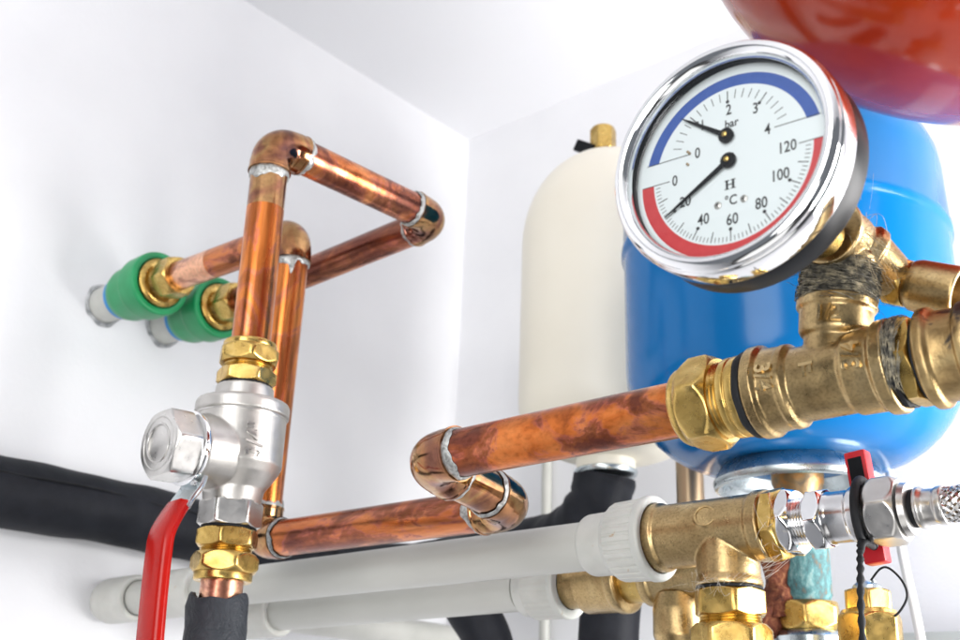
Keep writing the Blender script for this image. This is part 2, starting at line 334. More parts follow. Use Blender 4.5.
seg_pipe(run, E1 + NA * 20, on(-207.2), 'copper_blotched'); elbow(run, E1, NA, e12); ring(run, E1 + NA * 22, NA, 1, [(2.3, 3.5, .5), (1.2, 1.5, .3)])
seg_pipe(run, E1 + e12 * 20, E2 - e12 * 20, 'copper_heated'); ring(run, E1 + e12 * 22, e12, 2); ring(run, E2 - e12 * 22, -e12, 3)
elbow(run, E2, -e12, E3 - E2); e23 = unit(E3 - E2); ring(run, E2 + e23 * 22, e23, 4, [(4.5, 4, .5), (5.4, 5, .3)])
seg_pipe(run, E2 + e23 * 20, E3 - e23 * 20, 'copper_level'); elbow(run, E3, -e23, E4 - E3); ring(run, E3 - e23 * 22, -e23, 5)
e34 = unit(E4 - E3); ring(run, E3 + e34 * 22, e34, 6, [(1.5, 4, .5)])
seg_pipe(run, E3 + e34 * 20, E4 - e34 * 20, 'copper_streaked'); elbow(run, E4, -e34, W1 - E4); ring(run, E4 - e34 * 22.5, -e34, 7, [(.65, 10, .16), (1.2, 2.5, .4)], 5)
e4 = unit(W1 - E4); ring(run, E4 + e4 * 22, e4, 8); seg_pipe(run, E4 + e4 * 20, W1 - e4 * 48, 'copper_level'); seg_pipe(run, W1 - e4 * 48, W1, 'copper_clean')

F5 = A(-482, 348, 334); F6 = A(-470, 482, 331.5); W2 = A(-690, 483, 324)
up = thing('copper_pipe_loop', (-480, 348, 203), 'copper pipe rising from the nickel valve and looping overhead to the other green outlet', 'copper pipe')
VX, VY = -480.0, 348.0
P1b = A(VX, VY, 203.6); f15 = unit(F5 - P1b); f56 = unit(F6 - F5); f6 = unit(W2 - F6)
seg_pipe(up, P1b, F5 - f15 * 46, 'copper_streaked'); seg_pipe(up, F5 - f15 * 46, F5 - f15 * 20, 'copper_heated'); elbow(up, F5, -f15, f56); ring(up, F5 - f15 * 22.5, -f15, 11, [(1.2, 5, .5), (.1, 2, .35)], 5)
ring(up, F5 + f56 * 22.5, f56, 12, [(4.4, 2, .5)], 5.5); seg_pipe(up, F5 + f56 * 20, F6 - f56 * 20, 'copper_level'); ring(up, F6 - f56 * 22, -f56, 13, [], 5)
elbow(up, F6, -f56, f6); ring(up, F6 + f6 * 22, f6, 14); seg_pipe(up, F6 + f6 * 20, W2, 'copper_level')

# ------------------------------------------------------------------ green wall outlets
def outlet(P, label):
    t = thing('wall_outlet', (XW + 2, P[1], P[2] - 25), label, 'pipe fitting', 'green pipe outlets in the white wall')
    q = A(XW, P[1], P[2]); d = X; L = P[0] - XW                          # from the wall to the nut's outer face
    part('nut', hexa(q, d, L - 14, L + 4, 29, 11.3, .3, 1.6), 'brass_turned', t)
    part('thread', lathe(q, d, [(L - 20 + i * .9, 12.6 + .5 * (i % 2)) for i in range(8)], 48), 'brass_turned', t)
    part('insert', lathe(q, d, [(L - 24, 12.5), (L - 24, 19.6), (L - 21.5, 19.6), (L - 19.5, 16.5), (L - 19.5, 12.6)], 56, c=.5), 'brass_turned', t)
    part('collar', lathe(q, d, [(L - 71, 14), (L - 71, 19.5), (L - 63, 22), (L - 46, 22.8), (L - 43, 25.5), (L - 24.5, 25.8), (L - 22.5, 25), (L - 22.5, 20.5), (L - 26, 19.8)], 64, c=1.2), 'green_plastic', t)
    part('marking_band', lathe(q, d, [(L - 77, 15), (L - 77, 17.6), (L - 71.2, 17.6), (L - 71.2, 15)], 48), 'blue_plastic', t)
    part('pipe_stub', lathe(q, d, [(1, 15), (L - 77.2, 15)], 48), 'white_plastic', t)
    part('wall_sleeve', lathe(q, d, [(.5, 17.6), (1.2, 17.2), (2.4, 16.4), (3.2, 15.8), (3.2, 15.4), (.5, 15.4)], 48, lambda th, tt, r: r + (.8 * math.sin(2 * th + 1) + .5 * math.sin(5 * th + P[1]) + .35 * math.sin(9 * th)) * (r > 16)), 'mortar_grey', t)
outlet(W1, 'green plastic pipe outlet joined to the straight copper pipe behind the tall pipe')
outlet(W2, 'green plastic pipe outlet half hidden behind the tall copper pipe')

# ------------------------------------------------------------------ nickel valve with its two brass couplings
V0 = A(VX, VY, 0)
def thread_prof(t0, t1, r, pitch=1.1, h=.55):
    n = max(2, int((t1 - t0) / (pitch / 2))); return [(t0 + (t1 - t0) * i / n, r - h * (i % 2)) for i in range(n + 1)]
def coupling(P, d, label, hb, th, nut, ringz, afb=27, afn=29, tb=.2, tn=.7, bore=11.2, seal=None, group=None, mat='brass_turned'):
    """compression coupling: hexagon body, thread, nut and end ring along d from P; each argument is a (from, to) pair"""
    t = thing('compression_coupling', tuple(A(*P) + unit(d) * hb[0]), label, 'pipe coupling', group)
    part('body', hexa(P, d, hb[0], hb[1], afb, bore, tb, .8), mat, t)
    part('thread', lathe(P, d, [(th[0], bore)] + thread_prof(th[0], th[1], afb / 2 - .9) + [(th[1], bore)], 56, cap=False), mat, t)
    part('nut', hexa(P, d, nut[0], nut[1], afn, bore, tn, 1.5), mat, t)
    part('end_ring', lathe(P, d, [(ringz[0], bore), (ringz[0], afn / 2 - .6), (ringz[1] - .6, afn / 2 - .6), (ringz[1], afn / 2 - 1.4), (ringz[1], bore)], 56, cap=False, c=.4), mat, t)
    if seal: part('seal', lathe(P, d, [(seal[0], bore), (seal[0], afb / 2 + .2), (seal[1], afb / 2 + .2), (seal[1], bore)], 48, cap=False, c=.3), 'black_rubber', t)
    return t
coupling(V0, Z, 'brass compression coupling on top of the nickel valve', (178.4, 187), (187, 190.2), (190.2, 200), (200, 203.4), 29, 31, .25, .55, seal=(177, 178.4))
coupling(A(VX, VY, 0), -Z, 'brass compression coupling under the nickel valve, above the black sleeve', (-98.6, -89), (-89, -86), (-86, -76), (-76, -71.6), 29, 31.5, .2, .75, seal=(-99.6, -98.6))
val = thing('ball_valve', (VX, VY, 99.8), 'nickel plated three quarter inch valve with hexagon cap and red lever', 'valve')
BC = A(VX + 1, VY, 138); BD = unit((-.03, -.99, -.06))
bodyg = cast([
    lathe(V0, Z, [(112, 0), (112, 15.2), (120, 16.4), (128, 22), (133, 24.4), (160, 24.4), (160.5, 25.6), (166.5, 25.6), (168, 24.6), (168.6, 16.5), (177, 15.8), (177, 0)], 72),
    lathe(BC, BD, [(0, 0), (0, 20), (21, 19.6), (29.5, 19.4), (31, 18.8), (31, 0)], 64)], .6, 3)
vb = part('body', bodyg, 'nickel', val, 60)
part('groove', lathe(V0, Z, [(159.2, 24.0), (159.2, 24.75), (159.9, 24.75), (159.9, 24.0)], 72, cap=False), 'nickel_machined', val)
part('hex_end', hexa(V0, Z, 99.8, 114, 29.5, 0, .05, .8), 'nickel_machined', val)
part('size_mark', wrap_text(text_geo('3/4"', 12.5, 1.3, .9, .22), V0 + Z * 143, Z, (.96, -.27, 0), 24.4, True, 1, .1), 'nickel_machined', val)
cap_ = part('cap', hexa(BC, BD, 33.2, 49, 33.5, 0, .42, .9, both=(1, 1)), 'nickel_machined', val)
part('cap_collar', lathe(BC, BD, [(30.6, 0), (30.6, 19.8), (33.2, 19.8), (33.2, 0)], 64, c=.5), 'chrome', val)
part('cap_ring', lathe(BC, BD, [(48.9, 9.2), (49.7, 9.5), (49.7, 10.5), (48.9, 10.8)], 48, cap=False, c=.2), 'nickel_machined', cap_)
part('cap_disc', lathe(BC, BD, [(48.9, 13.2), (49.2, 13.5), (49.2, 14.4), (48.9, 14.8)], 48, cap=False, c=.15), 'nickel_machined', cap_)
def strap(pts, wd, th, wdir=(1, 0, 0), bev=.6):
    """bent flat bar: wd wide along wdir, th thick"""
    pts = smooth_path(pts, 6); n = len(pts); vs = []; fs = []; W = A(*wdir)
    for i, p in enumerate(pts):
        tg = unit(pts[min(i+1, n-1)] - pts[max(i-1, 0)]); b = unit(W - tg * (W @ tg)); nn = np.cross(tg, b)
        ww = (wd[i / (n - 1)] if callable(wd) else wd) if not callable(wd) else wd(i / (n - 1))
        for x, y in [(-.5, -.2), (-.5 + bev/ww, -.5), (.5 - bev/ww, -.5), (.5, -.2), (.5, .2), (.5 - bev/ww, .5), (-.5 + bev/ww, .5), (-.5, .2)]:
            vs.append(p + b * x * ww + nn * y * th)
    for i in range(n - 1):
        for k in range(8): k2 = (k + 1) % 8; fs.append((i*8+k, i*8+k2, (i+1)*8+k2, (i+1)*8+k))
    fs += [tuple(range(7, -1, -1)), tuple((n-1)*8 + k for k in range(8))]; return Geo().add(vs, fs)
lev = part('lever', strap([(-477, 322, 122), (-475.5, 319, 115), (-475, 314.5, 108), (-474, 311, 102)], 18, 3, bev=.5), 'galvanised', val)
part('lever_grip', strap([(-474.2, 312, 105), (-473, 307, 97), (-471.5, 303, 89), (-470, 301.5, 80), (-467, 300.5, 55), (-463, 300, 20), (-459, 300, -20)], lambda s: 16.5 + 2.5 * min(1, s * 3), 7, bev=3.4), 'red_vinyl', lev, 70)
part('stop_pin', lathe((-470, 318, 116.5), (.3, -.95, -.1), [(0, 1.6), (3, 1.6), (3.6, 1.1), (3.6, 0)], 20), 'chrome_satin', val)
solo('copper_stub', lathe((VX, VY, 52), Z, [(0, 11), (10, 11), (20.4, 11)], 48), 'copper_clean', 'short bright copper pipe between the coupling and the black sleeve', 'copper pipe')
q7 = lambda th, t, r: r + .55 * math.sin(2 * th + t * .12) + .45 * math.sin(3 * th - t * .21 + 1) + .3 * math.sin(7 * th + t * .3)
tq = lambda th: 1
sl = lathe((VX - 1, VY, 0), Z, [(-60, 15.8), (-40, 15.7), (-20, 15.9), (0, 15.4), (12, 15.9), (24, 15.3), (36, 15.8), (48, 15.3), (56, 15.5), (62, 15.3), (63.4, 14.8), (63.2, 12.6), (58, 11.9)], 72, q7, cap=False)
sl.v = [(p[0], p[1], p[2] + (1.6 * math.sin(2.3 * math.atan2(p[1] - VY, p[0] - VX) + .6) + .9 * math.sin(5 * math.atan2(p[1] - VY, p[0] - VX)) if p[2] > 54 else 0)) for p in sl.v]
slv = thing('pipe_sleeve', (VX, VY, -60), 'wrinkled dark grey foam sleeve on the pipe under the valve', 'pipe insulation')
part('sleeve', sl, 'foam_grey', slv, 60)
part('tape_flap', box((VX - 16.6, VY - 3, 55), 4, 7, 7, (1, .3, .2), (.2, .1, 1), 1), 'black_rubber', slv)

# ------------------------------------------------------------------ the gauge run: coupling, tee, union
nc = thing('compression_coupling', tuple(on(-190) - Z * 15), 'brass compression coupling joining the blotched copper pipe to the gauge tee', 'pipe coupling')
part('end_ring', lathe(NO, NA, [(110, 11.2), (110, 14.2), (111.6, 15.2), (114, 15.4), (114, 11.2)], 56, cap=False, c=.6), 'brass_turned', nc)
part('nut', hexa(NO, NA, 114, 127.4, 32.5, 11.2, .62, 1.8), 'brass_turned', nc)
part('thread', lathe(NO, NA, [(127.4, 11)] + thread_prof(127.4, 131.4, 14.4, 1.4, .7) + [(131.4, 11)], 56, cap=False), 'brass_turned', nc)
part('body', lathe(NO, NA, [(131.4, 11), (131.4, 15.2), (134, 15.2), (134.3, 14.7), (134.8, 14.7), (135.1, 15.3), (138.2, 15.4), (138.2, 11)], 64, cap=False, c=.3), 'brass_turned', nc)
part('seal', lathe(NO, NA, [(138.2, 11), (138.2, 15.9), (139.5, 16.2), (141.2, 16), (141.2, 11)], 56, lambda th, t, r: r + .25 * math.sin(8 * th) * (r > 12), cap=False, c=.3), 'black_rubber', nc)
tee = thing('brass_tee', tuple(on(-150) - Z * 17), 'cast brass tee carrying the round gauge, marked 3/4 and 1/2', 'pipe fitting')
TA = lambda x: x + 317     # distance along the run
TC = on(-147)
BD2 = unit((.13, 0, 1))
def collar_prof(a, b, r, body, rim=1.4, rw=4.5, left=True):
    return [(a, body), (a, r)] if left else []
tg = cast([lathe(NO, NA, [(TA(-175.6), 0), (TA(-175.6), 15.9), (TA(-174.8), 17.2), (TA(-171), 17.2), (TA(-169.4), 15.6), (TA(-163.6), 15.2), (TA(-162.6), 15.6), (TA(-160.6), 15.4), (TA(-159), 13.5), (TA(-140.5), 13.5), (TA(-138.6), 14.6), (TA(-129.6), 14.8), (TA(-128), 16.4), (TA(-124), 16.6), (TA(-123.2), 15.6), (TA(-123.2), 0)], 72),
           lathe(TC, BD2, [(0, 0), (0, 10.8), (14, 10.8), (15.4, 12.2), (16.5, 12.7), (24, 12.9), (25.2, 14), (28, 14), (28.9, 13.2), (28.9, 0)], 64)], .4, 1)
part('body', tg, 'brass_cast', tee, 60)
part('size_mark', wrap_text(text_geo('3/4', 8.8, 1.15, .9, .18), on(-166.4), NA, (0, -1, .02), 15.3, False, 1, .1), 'brass_mark_lit', tee)
part('size_mark', wrap_text(text_geo('3/4', 8.8, 1.15, .9, .18), on(-134), NA, (0, -1, .12), 14.7, False, -1, .1), 'brass_mark_lit', tee)
part('size_mark', wrap_text(text_geo('1/2', 7.8, 1.1, .9, .18), TC + BD2 * 20.2, BD2, (.20, -.97, 0), 12.8, False, 1, .1), 'brass_mark_lit', tee)
def flat_poly(pts, h=.5):
    n = len(pts); return Geo().add([(x, y, -h) for x, y in pts] + [(x, y, h) for x, y in pts], [tuple(range(n - 1, -1, -1)), tuple(range(n, 2*n))] + [(k, (k+1) % n, n + (k+1) % n, n + k) for k in range(n)])
mk = Geo(); mk.join(flat_poly([(-2.6, 1.2), (2.6, 1.2), (2.6, 2.4), (-2.6, 2.4)])); mk.join(flat_poly([(-1.4, -2.6), (-.2, -2.6), (-.2, 1.1), (-1.4, 1.1)])); mk.join(flat_poly([(1, -1.6), (2.2, -1.6), (2.2, 1.1), (1, 1.1)]))
part('foundry_mark', wrap_text(mk, on(-151), NA, (0, -1, .05), 13.5, True, 1, .1), 'brass_mark_lit', tee)
un = thing('brass_union', tuple(on(-124) - Z * 16), 'cast brass union with a dark stain, beside the gauge tee', 'pipe fitting')
part('hexagon', hexa(NO, NA, TA(-120.8), TA(-115.4), 28, 0, .45, .6), 'brass_turned', un)
part('packing', lathe(NO, NA, [(TA(-123.1), 14), (TA(-122.8), 15), (TA(-121.2), 15.2), (TA(-120.8), 14)], 48, lambda th, t, r: r + .5 * math.sin(9 * th) + .3 * math.sin(17 * th)), 'black_rubber', un)
part('packing', lathe(NO, NA, [(TA(-115.4), 13), (TA(-115.2), 14.4), (TA(-114.4), 14.4), (TA(-114.2), 13)], 48), 'black_rubber', un)
part('body', lathe(NO, NA, [(TA(-114.2), 13), (TA(-114.2), 15.6), (TA(-113.2), 17.2), (TA(-110.2), 17.3), (TA(-108.8), 15.4), (TA(-101.5), 15.1), (TA(-100.4), 16.6), (TA(-97), 16.6), (TA(-96), 15.2), (TA(-60), 15)], 72, c=.7), 'brass_stained', un, 40)

# ------------------------------------------------------------------ gauge elbow with hemp packing, drain socket
HB = TC + BD2 * 29.1                                       # top of the tee's branch
HUB = A(-138, 354.6, 173)
SO = A(-132.5, 372, 163.5); sd = unit((.90, .05, -.40)); AR = unit(SO + sd * 6 - HUB); AL = float(np.linalg.norm(SO + sd * 6 - HUB))
ge = thing('gauge_elbow', tuple(HB + BD2 * 9), 'small cast brass elbow behind the round gauge', 'pipe fitting')
eg = cast([lathe(HUB, HB - HUB, [(-8, 0), (-8, 8), (0, 11.5), (4.5, 11.6), (5.5, 12.8), (9, 12.8), (9.6, 12), (9.6, 0)], 56),
           lathe(HUB, AR, [(-4, 0), (-4, 10.6), (5, 10.8), (6, 12.2), (9.5, 12.2), (10.5, 10.8), (AL - 2, 8.4), (AL + 1, 7), (AL + 1, 0)], 56),
           lathe(HUB, (-.02, -1, -.03), [(0, 0), (0, 11.5), (12, 11.5), (13, 12.6), (16, 12.6), (16, 0)], 56)], .5, 3)
part('body', eg, 'brass_cast', ge, 60)

ds = thing('drain_socket', tuple(SO + sd * 4 - Z * 10), 'brass socket with an open mouth behind the gauge tee', 'pipe fitting')
part('nut', hexa(SO, sd, 2.5, 10, 17, 0, .3, .9), 'brass_turned', ds)
part('socket', lathe(SO, sd, [(10, 0), (10, 8), (12, 9.2), (14, 9.6), (28, 9.6), (28.7, 9.2), (28.7, 7.9), (28, 7.6), (18, 7.4), (18, 0)], 56, cap=False, c=.4), 'brass_cast', ds)
def fibres(n, fn, r=.12, seg=3):
    g = Geo()
    for i in range(n): g.join(sweep(fn(i), r * rnd.uniform(.6, 1.3), seg, cap=False))
    return g
hd, hu, hv = frame(HUB - HB); hlen = np.linalg.norm(HUB - HB) - 9.6
def hemp_a(i):
    a = rnd.uniform(0, 6.28); sp = rnd.uniform(.8, 4) * rnd.choice((1, 1, -1)); t0 = rnd.uniform(-1.5, hlen + 1); t1 = t0 + rnd.uniform(-6, 6); ph = rnd.uniform(0, 6)
    t1 = max(-2.5, min(hlen + 2, t1)); R = rnd.uniform(11.6, 14.2)
    return [HB + hd * (t0 + (t1 - t0) * k / 14 + .5 * math.sin(k * .9 + ph)) + (hu * math.cos(a + sp * k / 14) + hv * math.sin(a + sp * k / 14)) * (R + .5 * math.sin(k * .7 + ph)) for k in range(15)]
def hemp_b(i):
    a = rnd.uniform(0, 6.28); t0 = rnd.uniform(0, hlen); b = HB + hd * t0; o = hu * math.cos(a) + hv * math.sin(a); L = rnd.uniform(3, 13); dr = unit(o + A(rnd.gauss(0, .6), rnd.gauss(0, .6), rnd.gauss(0, .7))); cu = A(rnd.gauss(0, 1), rnd.gauss(0, 1), rnd.gauss(-.3, 1))
    return [b + o * 12.2 + dr * L * (k / 8) + cu * 2.8 * (k / 8) ** 2 for k in range(9)]
hp = Geo().join(lathe(HB + hd * .15, hd, [(0, 9), (0, 10.8), (hlen * .3, 11.8), (hlen * .7, 11.6), (hlen - .3, 10.8), (hlen - .3, 9)], 48, lambda th, t, r: r + (.5 * math.sin(5 * th + t) + .4 * math.sin(11 * th - t)) * (r > 10)))
hp.join(fibres(520, hemp_a, .16)); hp.join(fibres(60, hemp_b, .08))
solo('hemp_packing', hp, 'hemp', 'frayed grey hemp fibres wound round the joint under the gauge', 'hemp', kind='stuff', ang=70)
def hemp_c(i):
    a = rnd.uniform(-1.2, 1.6); b = HUB + A(6, -6, -2) + A(rnd.gauss(0, 2.5), rnd.gauss(0, 3), rnd.gauss(0, 4)); e = b + A(rnd.uniform(2, 14), rnd.uniform(-7, 3), rnd.uniform(-22, -6)); md = (b + e) / 2 + A(rnd.gauss(2, 3), rnd.gauss(-5, 3), rnd.gauss(0, 3))
    return smooth_path([b, md, e], 5)
def hemp_d(i):
    b = HUB + A(rnd.uniform(4, 14), rnd.uniform(-12, -6), rnd.uniform(2, 12)); dr = unit((rnd.gauss(.4, .4), rnd.gauss(-.3, .4), rnd.gauss(.8, .4))); L = rnd.uniform(6, 20); cu = A(rnd.gauss(0, 1), rnd.gauss(0, 1), rnd.gauss(0, 1))
    return [b + dr * L * k / 8 + cu * 3 * (k / 8) ** 2 for k in range(9)]
def hemp_e(i):
    th = rnd.uniform(-1.0, 2.6); x = rnd.uniform(-124.6, -119.5); b = on(x); R = rnd.uniform(15.2, 16.6); sp = rnd.uniform(.2, 1.1); dx = rnd.gauss(0, 2.2)
    return [b + NA * dx * k / 8 + (Z * math.sin(th + sp * k / 8) - Y * math.cos(th + sp * k / 8)) * R for k in range(9)]
solo('hemp_strands', fibres(42, hemp_c, .08).join(fibres(5, hemp_d, .04)), 'hemp_pale', 'loose pale hemp strands hanging from the brass elbow behind the gauge', 'hemp', kind='stuff', ang=70)
solo('hemp_wrap', fibres(240, hemp_e, .13), 'hemp', 'dark hemp fibres stuck in the gap between gauge tee and union', 'hemp', kind='stuff', ang=70)

# ------------------------------------------------------------------ the round gauge
G0 = A(-138.7, 269.6, 168.5); RO = math.radians(-2.2)
gx = A(math.cos(RO), 0, math.sin(RO)); gz = A(-math.sin(RO), 0, math.cos(RO)); gn = A(0, -1, 0)      # dial right, dial up, out of the dial
ga = thing('pressure_gauge', tuple(G0 - Z * 38.5), 'round chrome gauge with blue bar scale and red celsius scale', 'gauge')
part('case', lathe(G0, Y, [(4.2, 0), (4.2, 38.1), (13.6, 38.1), (14.8, 37.2), (15, 30), (15, 0)], 96, c=.5), 'black_plastic', ga)
part('bezel', lathe(G0, -Y, [(-4.2, 34.5), (-4.2, 38.5), (4.6, 38.5), (5.4, 37.8), (6.2, 38.1), (7.8, 37.2), (8.4, 35.8), (8.2, 34.6), (7.4, 33.6), (6.0, 32.9), (4.2, 32.6), (4.2, 34.4)], 128, cap=False, c=.6), 'chrome', ga, 50)
part('inner_wall', lathe(G0, -Y, [(.2, 33.4), (4.0, 32.6), (4.0, 34.3), (-4.5, 34.3)], 96, cap=False), 'black_rubber', ga)
dl = part('dial', lathe(G0, -Y, [(-1, 34.2), (-1, 34.2), (0, 34.2), (0, 0)], 96, cap=False), 'dial_white', ga, 60)
cs = lambda x, y, h=.0: G0 + gx * x + gz * y + gn * h
O2 = (-.5, 4.9)                                             # centre of the bar scale; the celsius scale is centred on the dial
def arc_band(c, r0, r1, lo, up_, h, sign):
    """ring segment cut off by the level line y = lo (sign picks the side)"""
    n = 90; a0 = math.asin(max(-1, min(1, (lo - c[1]) / r1))); vs = []; fs = []
    for k in range(n + 1):
        s = k / n
        ao, ai = math.asin((lo - c[1]) / r1), math.asin((lo - c[1]) / r0)
        if sign > 0: th1, th0 = ao + (math.pi - 2 * ao) * s, ai + (math.pi - 2 * ai) * s
        else: th1, th0 = ao - (math.pi + 2 * ao) * s, ai - (math.pi + 2 * ai) * s
        vs += [cs(c[0] + r1 * math.cos(th1), c[1] + r1 * math.sin(th1), h), cs(c[0] + r0 * math.cos(th0), c[1] + r0 * math.sin(th0), h)]
    for k in range(n): fs.append((2*k, 2*k+2, 2*k+3, 2*k+1))
    return Geo().add(vs, fs)
part('blue_band', arc_band((0, 0), 26.3, 30.2, 7.0, 0, .06, 1), 'print_blue', dl)
part('red_band', arc_band((0, 0), 27.2, 31.6, -.6, 0, .06, -1), 'print_red', dl)
def bar2(a, b, wd, h=.1):
    a, b = A(*a), A(*b); t = unit(b - a); n = A(-t[1], t[0]) * wd / 2
    return Geo().add([cs(*(a + n), h), cs(*(b + n), h), cs(*(b - n), h), cs(*(a - n), h)], [(0, 1, 2, 3)])
def dot(c, r, h=.12):
    n = 14; return Geo().add([cs(c[0] + r * math.cos(6.2832 * k / n), c[1] + r * math.sin(6.2832 * k / n), h) for k in range(n)], [tuple(range(n))])
tb = Geo()
for i in range(1, 20):
    a = math.radians(90 - (i / 5 - 2) * 41); r0, r1 = (16.6, 20.3) if i % 5 else (16.4, 20.3)
    if 17.2: tb.join(bar2((O2[0] + (r0 + (.6 if i % 5 else 0)) * math.cos(a), O2[1] + (r0 + (.6 if i % 5 else 0)) * math.sin(a)), (O2[0] + r1 * math.cos(a), O2[1] + r1 * math.sin(a)), .24 if i % 5 else .34))
    if i % 5 == 0: tb.join(dot((O2[0] + 16.5 * math.cos(a), O2[1] + 16.5 * math.sin(a)), .6))
tb.join(bar2((-29.8, 6.9), (-14.2, 6.9), .28)); tb.join(bar2((15, 7.3), (29.8, 7.3), .28)); part('bar_ticks', tb, 'print_black', dl, kind='stuff')
tcg = Geo()
for i in range(1, 60):
    a = math.radians(-90 + (i * 2 - 60) * 1.475); major = i % 10 == 0; mid = i % 5 == 0
    r0 = 22.6 if major else 23.0 if mid else 24.8
    tcg.join(bar2((r0 * math.cos(a), r0 * math.sin(a)), (26.5 * math.cos(a), 26.5 * math.sin(a)), .32 if mid else .22))
    if major: tcg.join(dot((22.6 * math.cos(a), 22.6 * math.sin(a)), .6))
tcg.join(bar2((-31.5, -.7), (-21.3, -.7), .28)); tcg.join(bar2((22.6, -.5), (31.4, -.5), .28)); part('celsius_ticks', tcg, 'print_black', dl, kind='stuff')
def dial_text(s, x, y, size=5.2, sx=.78, name='number', off=.06):
    part(name, plane_geo(text_geo(s, size, .02, sx, off), cs(x, y, .12), gx, gz, gn), 'print_black', dl)
for s, x, y in (('0', -11.2, 6.4), ('2', -.1, 18.3), ('3', 9.0, 15.8), ('4', 12.8, 7.2), ('0', -19.4, -1.1), ('20', -15.6, -9.4), ('40', -9.2, -17.2), ('60', .6, -19.6), ('80', 10.2, -16.8), ('100', 16.4, -9.2), ('120', 18.9, -.6), ('1', -9.4, 15.8)):
    dial_text(s, x, y)
dial_text('bar', .8, 13.3, 4.0, .9, 'unit_mark'); dial_text('°C', .2, -13.2, 4.6, .85, 'unit_mark')
hm = Geo()
for x in (-1.05, 1.05): hm.join(bar2((x, -9.1), (x, -6.1), .75)); hm.join(bar2((x - .8, -9.05), (x + .8, -9.05), .3)); hm.join(bar2((x - .8, -6.15), (x + .8, -6.15), .3))
hm.join(bar2((-1, -7.6), (1, -7.6), .35, .13)); part('maker_mark', hm, 'print_black', dl)
def needle(piv, tip, h, tail):
    piv, tip = A(*piv), A(*tip); t = unit(tip - piv); n = A(-t[1], t[0]); L = np.linalg.norm(tip - piv); vs = []
    prof = [(-tail, .9), (0, 1.15), (3.5, .8), (L * .45, .62), (L * .8, .4), (L, .08)]
    for s, wd in prof:
        for y, z in ((wd, 0), (wd, .35), (-wd, .35), (-wd, 0)): p = piv + t * s + n * y; vs.append(cs(p[0], p[1], h + z))
    fs = [(0, 1, 2, 3)] + [(i*4+k, i*4+(k+1) % 4, i*4+4+(k+1) % 4, i*4+4+k) for i in range(len(prof) - 1) for k in range(4)]
    g = Geo().add(vs, fs); g.join(lathe(cs(*piv, h - .3), gn, [(0, 2.5), (.9, 2.5), (1.3, 2.1), (1.3, 0)], 32)); return g
for piv, tip, h in (((-.6, 9.0), (-16.4, 20.0), 1.0), ((0, .2), (-22.4, -13.6), 1.0)):
    nd = part('needle', needle(piv, tip, h, 2.6), 'black_plastic', ga, 30)
    part('pivot_pin', lathe(cs(*piv, h + 1), gn, [(0, .9), (.5, .9), (.7, .6), (.7, 0)], 16), 'brass_turned', nd)
for x in (-4.2, 4.6):
    sw = part('screw', lathe(cs(x, -13.7, 0), gn, [(0, 1.25), (.25, 1.2), (.5, .8), (.55, 0)], 20), 'nickel', dl)
part('screw_slot', bar2((-4.85, -13.85), (-3.55, -13.55), .22, .62).join(bar2((-4.05, -14.35), (-4.35, -13.05), .22, .64)).join(bar2((3.95, -13.85), (5.25, -13.55), .22, .62)).join(bar2((4.75, -14.35), (4.45, -13.05), .22, .64)), 'print_black', dl, kind='stuff'); part('stop_peg', lathe(cs(-14.0, 7.2, 0), gn, [(0, .45), (1.5, .45), (1.7, 0)], 12), 'bronze_dull', dl); part('stop_peg', lathe(cs(-14.6, 3.4, 0), gn, [(0, .45), (.8, .45), (1, 0)], 12), 'bronze_dull', dl)
part('glass', lathe(G0, -Y, [(3.6, 33.2), (3.6, 0)], 64, cap=False), 'clear_glass', ga)
part('stem', lathe(G0, Y, [(15.1, 12), (22, 12), (23, 8), (40, 8), (66, 8)], 48, c=.5), 'brass_turned', ga)

# ------------------------------------------------------------------ vessels
bx_, by_ = -285, 620
bv = thing('blue_vessel', (bx_, by_, 156), 'glossy blue steel expansion vessel behind the gauge', 'expansion vessel')
dome = [(163 + 62 * (1 - math.cos(a)), 45 + 58 * math.sin(a)) for a in [math.radians(x) for x in range(0, 91, 9)]]
part('shell', lathe((bx_, by_, 0), Z, [(163, 0)] + dome + [(300, 103.4), (303, 104), (305, 105.2), (309, 105.2), (311, 104)] + [(350 + 70 * math.sin(a), 103 * math.cos(a) + .01) for a in [math.radians(x) for x in range(0, 90, 9)]] + [(420, 0)], 128), 'blue_enamel', bv, 50)
part('flange', lathe((bx_, by_, 0), -Z, [(-168, 30), (-168, 42), (-163, 45), (-158, 48.5), (-153, 50.6), (-149.6, 50), (-148.4, 47.5), (-149.6, 45), (-153, 43.4), (-154.5, 42), (-155, 40), (-157, 38.6), (-163, 36), (-165, 30), (-166, 12)], 96, cap=False, c=.6), 'galvanised', bv, 60)
part('neck', lathe((bx_, by_, 0), Z, [(142, 0), (142, 12), (147, 13), (153, 15.5), (163, 16)], 48), 'brass_rusty', bv)
rv = thing('red_vessel', (-65, 429, 265), 'glossy red expansion vessel hanging above the gauge', 'expansion vessel')
part('shell', lathe((-65, 429, 369), Z, [(-104, 0)] + [(-104 * math.cos(a), 150 * math.sin(a)) for a in [math.radians(x) for x in range(4, 91, 4)]] + [(4, 150.2), (6, 151.5), (10, 151.5), (12, 150.2)] + [(14 + 104 * math.sin(a), 150 * math.cos(a) + .01) for a in [math.radians(x) for x in range(3, 90, 6)]] + [(118, 0)], 160), 'red_enamel', rv, 60)
wx, wy = -489, 720
wv = thing('cream_vessel', (wx, wy, 200), 'small cream expansion vessel with a brass valve on top', 'expansion vessel')
